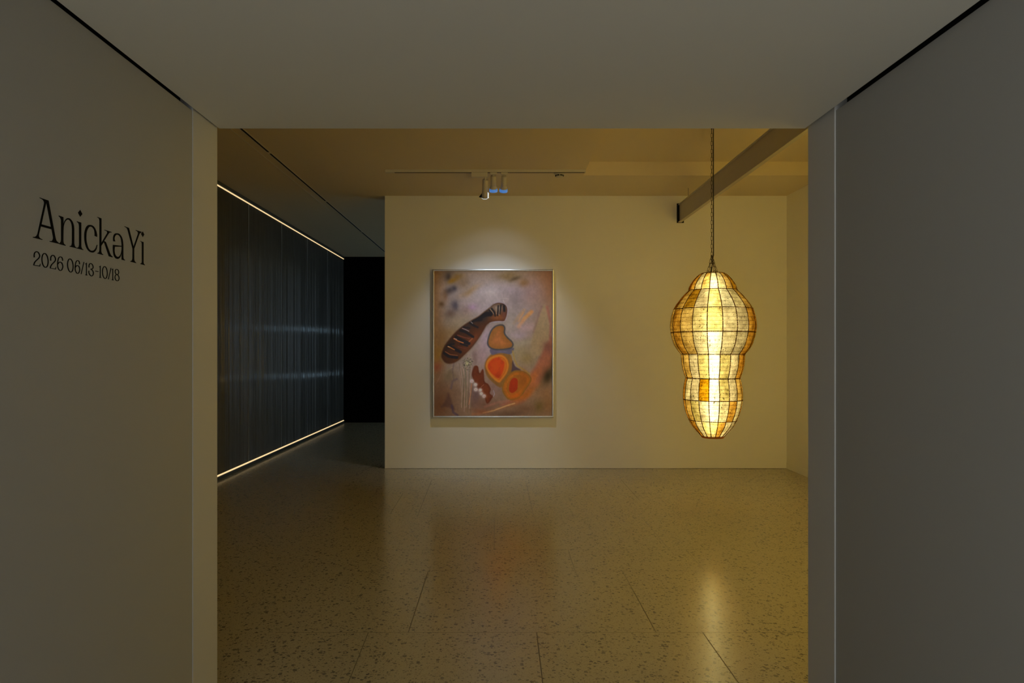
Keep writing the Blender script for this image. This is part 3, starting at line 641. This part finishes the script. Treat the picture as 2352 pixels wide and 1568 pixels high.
def one(x, yt, yb, s):
    return [([(x,yt),(x,yb)], 36*s, False)], [[(x+20*s,yt-18),(x+20*s,yt+40),(x-20*s,yt+45),(x-66*s,yt+52),(x-66*s,yt+44)], [(x-55*s,yb+14),(x-20*s,yb-30),(x+20*s,yb-25),(x+50*s,yb+34)]]
for x, yt, yb, s in ((455,468,1000,1.),(1080,600,1110,.95),(1642,728,1218,.92)):
    st, po = one(x, yt, yb, s); ribbons('numeral', st, po, 175, 580)
ribbons('numeral', [(crd([(576,668),(570,590),(597,512),(652,490),(718,532),(756,640),(735,718),(660,746),(722,790),(765,900),(748,1008),(682,1050),(605,990),(567,900),(568,812)]), 38, False)], [], 175, 580)
ribbons('hyphen', [([(858,830),(1000,856)], 34, False)], [], 175, 580)
ribbons('numeral', [(ell((1287,895),(107,15),(8,270)), 36, True)], [], 175, 580)
ribbons('slash', [([(1565,688),(1440,1203)], 28, False)], [], 175, 580)
ribbons('numeral', [(ell((1830,868),(80,8),(6,117)), 34, True), (ell((1834,1130),(91,10),(8,140)), 35, True)], [], 175, 580)

# ------------------------------------------------------------------ the hanging lantern
LX, LY = 2.034, 6.55; K = F / LY; ALPHA = -math.atan2(LX, LY)
prof_px = [  # tiers: (y pixel, half width in pixels)
    [(628, 26), (632, 33), (640, 41.5), (650, 49), (659, 54), (667, 56)],
    [(667, 56), (680, 69), (690, 77.5), (700, 85), (710, 91)],
    [(710, 91), (720, 94.3), (730, 96.8), (746, 98.7), (755, 98.4), (763, 97.2)],
    [(763, 97.2), (772, 95.5), (780, 93), (788, 90.5), (795, 87), (805, 80), (813, 73)],
    [(813, 73), (830, 72), (845, 69.7), (857, 66.2), (868, 62)],
    [(868, 62), (880, 65.3), (895, 67.5), (906, 68.2), (917, 67.8)],
    [(917, 67.8), (930, 66), (945, 62.4), (955, 58.5), (964, 54.5)],
    [(964, 54.5), (975, 49), (985, 41), (995, 32), (1001, 26.5)]]
def pz(y): return (CY - y) / K
def pr(h): return h / K / 1.048
ZL0 = H + pz(806)
lantern = thing('hanging_lantern', 'tall bulbous stitched lantern glowing yellow, hanging on a chain at the right', 'lantern', (LX, LY, H), ALPHA)
P = {'w': (1.0, .95, .78), 'c': (.92, .84, .62), 'y': (.91, .81, .50), 'l': (.86, .68, .34), 'a': (.82, .58, .21), 'A': (.72, .51, .13),
     'O': (.66, .40, .03), 'o': (.76, .67, .37), 'g': (.82, .74, .56)}
rows = ['OaclwclAlc', 'OlAgywcllc', 'lalyocgaal', 'lalcwcgaAl', 'llgowogaac', 'acgOwoglla', 'alogwcacla', 'aacyyacglc']
# material: thin skins lit from inside
m = bpy.data.materials.new('dried_kelp_skin'); m.use_nodes = True; nt = m.node_tree; nt.nodes.clear()
N = nt.nodes.new; L = nt.links.new
out = N('ShaderNodeOutputMaterial'); at = N('ShaderNodeVertexColor'); at.layer_name = 'tint'; tc = N('ShaderNodeTexCoord')
n1 = N('ShaderNodeTexNoise'); n1.inputs['Scale'].default_value = 14; n1.inputs['Detail'].default_value = 8; n1.inputs['Roughness'].default_value = .7
L(tc.outputs['Object'], n1.inputs['Vector'])
r1 = N('ShaderNodeMapRange'); r1.inputs[1].default_value = .3; r1.inputs[2].default_value = .75; r1.inputs[3].default_value = 1.12; r1.inputs[4].default_value = .66
L(n1.outputs['Fac'], r1.inputs[0])
# fibres and flecks
mp = N('ShaderNodeMapping'); mp.inputs['Scale'].default_value = (60, 60, 26); L(tc.outputs['Object'], mp.inputs[0])
n2 = N('ShaderNodeTexNoise'); n2.inputs['Scale'].default_value = 1; n2.inputs['Detail'].default_value = 5; n2.inputs['Distortion'].default_value = 1.8
L(mp.outputs[0], n2.inputs['Vector'])
r2 = N('ShaderNodeMapRange'); r2.inputs[1].default_value = .60; r2.inputs[2].default_value = .68; r2.inputs[3].default_value = 1.0; r2.inputs[4].default_value = .48
L(n2.outputs['Fac'], r2.inputs[0])
# fine horizontal wires under the skin
sp = N('ShaderNodeSeparateXYZ'); L(tc.outputs['Object'], sp.inputs[0])
nw = N('ShaderNodeTexNoise'); nw.inputs['Scale'].default_value = 6; L(tc.outputs['Object'], nw.inputs['Vector'])
w1 = N('ShaderNodeMath'); w1.operation = 'MULTIPLY_ADD'; L(nw.outputs['Fac'], w1.inputs[0]); w1.inputs[1].default_value = .012; L(sp.outputs[2], w1.inputs[2])
w2 = N('ShaderNodeMath'); w2.operation = 'DIVIDE'; L(w1.outputs[0], w2.inputs[0]); w2.inputs[1].default_value = .0355
w3 = N('ShaderNodeMath'); w3.operation = 'FRACT'; L(w2.outputs[0], w3.inputs[0])
w4 = N('ShaderNodeMath'); w4.operation = 'LESS_THAN'; L(w3.outputs[0], w4.inputs[0]); w4.inputs[1].default_value = .085
w5 = N('ShaderNodeMapRange'); w5.inputs[3].default_value = 1; w5.inputs[4].default_value = .62; L(w4.outputs[0], w5.inputs[0])
q = N('ShaderNodeMath'); q.operation = 'MULTIPLY'; L(r1.outputs[0], q.inputs[0]); L(r2.outputs[0], q.inputs[1])
q2 = N('ShaderNodeMath'); q2.operation = 'MULTIPLY'; L(q.outputs[0], q2.inputs[0]); L(w5.outputs[0], q2.inputs[1])
# darker fibre keeps its brown hue: raise the tint to a power through gamma
gm = N('ShaderNodeGamma'); L(at.outputs[0], gm.inputs[0])
gp = N('ShaderNodeMath'); gp.operation = 'DIVIDE'; gp.inputs[0].default_value = 1.0; L(q2.outputs[0], gp.inputs[1]); 
# light crosses more skin where it leaves at a slant
lw = N('ShaderNodeLayerWeight'); lw.inputs[0].default_value = .5
lm = N('ShaderNodeMapRange'); lm.inputs[3].default_value = .95; lm.inputs[4].default_value = 1.9; L(lw.outputs['Facing'], lm.inputs[0])
gq = N('ShaderNodeMath'); gq.operation = 'MULTIPLY'; L(gp.outputs[0], gq.inputs[0]); L(lm.outputs[0], gq.inputs[1]); L(gq.outputs[0], gm.inputs[1])
sc = N('ShaderNodeVectorMath'); sc.operation = 'SCALE'; L(gm.outputs[0], sc.inputs[0]); L(q2.outputs[0], sc.inputs[3])
tr = N('ShaderNodeBsdfTranslucent'); L(sc.outputs[0], tr.inputs[0])
df = N('ShaderNodeBsdfDiffuse'); L(sc.outputs[0], df.inputs[0])
rf = N('ShaderNodeBsdfRefraction'); L(sc.outputs[0], rf.inputs[0]); rf.inputs['Roughness'].default_value = .72; rf.inputs['IOR'].default_value = 1.25
mxa = N('ShaderNodeMixShader'); mxa.inputs[0].default_value = .30; L(tr.outputs[0], mxa.inputs[1]); L(df.outputs[0], mxa.inputs[2])
mxb = N('ShaderNodeMixShader'); mxb.inputs[0].default_value = .16; L(mxa.outputs[0], mxb.inputs[1]); L(rf.outputs[0], mxb.inputs[2])
L(mxb.outputs[0], out.inputs[0])
M_kelp = m
GOR = 18; SUB = 6; A0 = -87.0
def cr(pts, n):      # catmull-rom through (a,b) points
    o = []
    for i in range(len(pts) - 1):
        p0 = pts[max(i - 1, 0)]; p1 = pts[i]; p2 = pts[i + 1]; p3 = pts[min(i + 2, len(pts) - 1)]
        for k in range(n):
            s = k / n
            o.append(tuple(.5 * (2 * p1[j] + (p2[j] - p0[j]) * s + (2 * p0[j] - 5 * p1[j] + 4 * p2[j] - p3[j]) * s * s + (3 * p1[j] - p0[j] - 3 * p2[j] + p3[j]) * s ** 3) for j in range(len(p1))))
    o.append(tuple(pts[-1])); return o
def lpt(r, z, deg):
    a = R(deg); return Vector((r * math.sin(a), -r * math.cos(a), z))
allprof = []
for ti, pp in enumerate(prof_px):
    pr_ = [(pr(h), pz(y)) for y, h in cr(pp, 3)]
    allprof.append(pr_)
    bm = bmesh.new(); cl = bm.loops.layers.float_color.new('tint'); grid = []
    for r, z in pr_:
        grid.append([bm.verts.new(lpt(r * (1 + .010 * math.sin(math.pi * (k % SUB) / SUB)), z, A0 + 360.0 / GOR * k / SUB)) for k in range(GOR * SUB)])
    rr = random.Random(ti)
    for i in range(len(grid) - 1):
        for k in range(GOR * SUB):
            k2 = (k + 1) % (GOR * SUB)
            f = bm.faces.new((grid[i][k], grid[i + 1][k], grid[i + 1][k2], grid[i][k2])); g = k // SUB
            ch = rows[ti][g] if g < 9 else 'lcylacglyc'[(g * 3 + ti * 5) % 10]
            k_ = .35 if g < 9 else 1.0; q_ = tuple(c ** (1.35 if g < 9 else 1.) * k_ for c in P[ch])      # camera-side tints darkened, so the lantern looks dimmer than it lights
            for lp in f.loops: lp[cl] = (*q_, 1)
            f.smooth = True
    if ti == 0 or ti == 7:        # turned-in rim
        pass
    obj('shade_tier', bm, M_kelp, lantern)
# seams: cords with stitches
def cordmat(name, a, b_):
    m = bpy.data.materials.new(name); m.use_nodes = True; nt = m.node_tree; bs = nt.nodes['Principled BSDF']
    tc = nt.nodes.new('ShaderNodeTexCoord'); n = nt.nodes.new('ShaderNodeTexNoise'); n.inputs['Scale'].default_value = 45
    nt.links.new(tc.outputs['Object'], n.inputs['Vector']); x = nt.nodes.new('ShaderNodeMix'); x.data_type = 'RGBA'
    x.inputs[6].default_value = (*a, 1); x.inputs[7].default_value = (*b_, 1)
    nt.links.new(n.outputs['Fac'], x.inputs[0]); nt.links.new(x.outputs[2], bs.inputs['Base Color'])
    bs.inputs['Roughness'].default_value = .7; return m
M_cord = bpy.data.materials.new('seam_skin'); M_cord.use_nodes = True; nt = M_cord.node_tree; nt.nodes.clear()
o_ = nt.nodes.new('ShaderNodeOutputMaterial'); t_ = nt.nodes.new('ShaderNodeBsdfTranslucent'); t_.inputs[0].default_value = (.42, .17, .02, 1)
d_ = nt.nodes.new('ShaderNodeBsdfDiffuse'); d_.inputs[0].default_value = (.30, .15, .03, 1); x_ = nt.nodes.new('ShaderNodeMixShader'); x_.inputs[0].default_value = .4
nt.links.new(t_.outputs[0], x_.inputs[1]); nt.links.new(d_.outputs[0], x_.inputs[2]); nt.links.new(x_.outputs[0], o_.inputs[0])
va_ = nt.nodes.new('ShaderNodeVertexColor'); va_.layer_name = 'stitch'
for node, dark, light in ((t_, (.02, .008, .002, 1), (.46, .20, .03, 1)), (d_, (.05, .024, .008, 1), (.30, .15, .03, 1))):
    xm = nt.nodes.new('ShaderNodeMix'); xm.data_type = 'RGBA'; xm.inputs[6].default_value = light; xm.inputs[7].default_value = dark
    nt.links.new(va_.outputs[0], xm.inputs[0]); nt.links.new(xm.outputs[2], node.inputs[0])
flat = []
for i, a in enumerate(allprof): flat += a if i == 0 else a[1:]
def seam_cord(name, pts, rs, closed=False):
    """one continuous cord, thickened and darkened where a stitch crosses it"""
    step = .0034; out_ = []; n = len(pts); acc = 0.
    seq = pts + [pts[0]] if closed else pts
    for a_, b_ in zip(seq, seq[1:]):
        ln = (b_ - a_).length; s = acc
        while s < ln: out_.append(a_.lerp(b_, s / ln)); s += step
        acc = s - ln
    on = [0] * len(out_); i = 0
    while i < len(out_):
        gap = rs.choice((2, 2, 2, 3)); i += gap
        if rs.random() < .88:
            for k in range(2):
                if i + k < len(out_): on[i + k] = 1
        i += 2
    rad = [.0052 if o else .0034 for o in on]
    bm = bmesh.new(); tube(bm, out_, rad, 6, closed=closed)
    cl = bm.verts.layers.float_color.new('stitch'); bm.verts.ensure_lookup_table()
    for i, v in enumerate(bm.verts):
        o = on[i // 6]; v[cl] = (o, o, o, 1)
    obj(name, bm, M_cord, lantern, True)
for g in range(GOR):
    deg = A0 + 360.0 / GOR * g
    seam_cord('vertical_seam', [lpt(r + .0006, z, deg) for r, z in flat], random.Random(g))
for ti in range(7):
    r, z = allprof[ti][-1]
    seam_cord('ring_seam', [lpt(r + .0010, z, k * 360 / 90) for k in range(90)], random.Random(ti + 50), True)
r, z = flat[0]; bm = bmesh.new(); tube(bm, [lpt(r, z, k * 10) for k in range(36)], .005, 8, closed=True); obj('top_ring', bm, M_cord, lantern, True)
bm = bmesh.new(); lathe(bm, [(.001, z - .004), (r, z - .004), (r, z), (.001, z)], 36); obj('top_plate', bm, M_cord, lantern)
r, z = flat[-1]; bm = bmesh.new(); lathe(bm, [(r, z), (r + .001, z - .008), (r - .006, z - .016), (r - .012, z - .016), (r - .010, z)], 36); obj('bottom_ring', bm, M_cord, lantern, True)
bm = bmesh.new(); lathe(bm, [(.001, z + .012), (r - .005, z + .012), (r - .005, z + .015), (.001, z + .015)], 36); obj('bottom_plate', bm, M_cord, lantern)
# the tube lamp inside
M_tube = mat('lamp_tube', (.9, .9, .8), .4, emit=(1.0, .88, .48), estr=TUBE)
bm = bmesh.new(); lathe(bm, [(.001, pz(990)), (.045, pz(988)), (.050, pz(983)), (.050, pz(645)), (.046, pz(641)), (.001, pz(640))], 20); obj('lamp_tube', bm, M_tube, lantern, True)
bm = bmesh.new(); tube(bm, [(0, 0, pz(640)), (0, 0, pz(629))], .012, 12); obj('lamp_holder', bm, M_black, lantern, True)
# eye bolts
eyes = [(-.043, -.004), (-.018, .030), (.016, -.020), (.036, .020)]
zt = pz(628)
for ex, ey in eyes:
    bm = bmesh.new(); c_ = Vector((ex, ey, zt + .016))
    tube(bm, [c_ + Vector((.0095 * math.cos(a), 0, .0095 * math.sin(a))) for a in [2 * math.pi * k / 16 for k in range(16)]], .0026, 8, closed=True)
    tube(bm, [(ex, ey, zt + .007), (ex, ey, zt - .012)], .0026, 8); obj('eye_bolt', bm, M_black, lantern, True)
# chain
def link_mesh():
    bm = bmesh.new(); hl = .0145; r = .0072; pts = []
    for k in range(9): a = math.pi * k / 8; pts.append((r * math.cos(a), 0, hl + r * math.sin(a)))
    for k in range(9): a = math.pi + math.pi * k / 8; pts.append((r * math.cos(a), 0, -hl + r * math.sin(a)))
    tube(bm, pts, .0021, 8, closed=True); me = bpy.data.meshes.new('chain_link'); bm.to_mesh(me); bm.free(); me.materials.append(M_chain)
    for p in me.polygons: p.use_smooth = True
    return me
LM = link_mesh()
def chain(t, a, b, tw=0.):
    a = Vector(a); b = Vector(b); d = b - a; pitch = .0375; n = max(1, round((d.length - .006) / pitch)); q = d.to_track_quat('Z', 'X')
    for i in range(n):
        o = bpy.data.objects.new('chain_link', LM); C.objects.link(o); o.parent = t
        c_ = a + d * ((i + .5) / n); rot = q.to_matrix().to_4x4() @ Matrix.Rotation(tw + (math.pi / 2 if i % 2 else 0), 4, 'Z')
        s = d.length / n / pitch
        o.matrix_local = Matrix.Translation(c_) @ rot @ Matrix.Diagonal((1, 1, s, 1))
ct = thing('hanging_chain', 'dark metal link chain holding up the glowing lantern', 'chain', (LX - .009, LY, ZR), ALPHA)
zb = H + pz(588) - ZR
chain(ct, (0, 0, zb), (0, 0, -.012), .25)
for ex, ey in eyes:
    chain(ct, (ex + .009, ey, H + zt + .026 - ZR), (.0, 0, zb + .006), random.random())
bm = bmesh.new(); lathe(bm, [(.001, 0), (.008, 0), (.008, -.004), (.005, -.010), (.001, -.012)], 24); obj('ceiling_plate', bm, M_black, ct, True)
cb = bmesh.new(); pts = [(0, 0, 0), (0, 0, -.6), (.001, 0, zb + .06), (-.002, 0, zb), (-.012, 0, H + pz(610) - ZR), (-.021, 0, H + zt - ZR)]
tube(cb, cr(pts, 5), .0048, 10)
cab = obj('power_cable', cb, M_black, None, True, (LX + .007, LY, ZR)); cab.rotation_euler = (0, 0, ALPHA)
tag(cab, 'black power cable running down beside the chain into the lantern', 'cable')
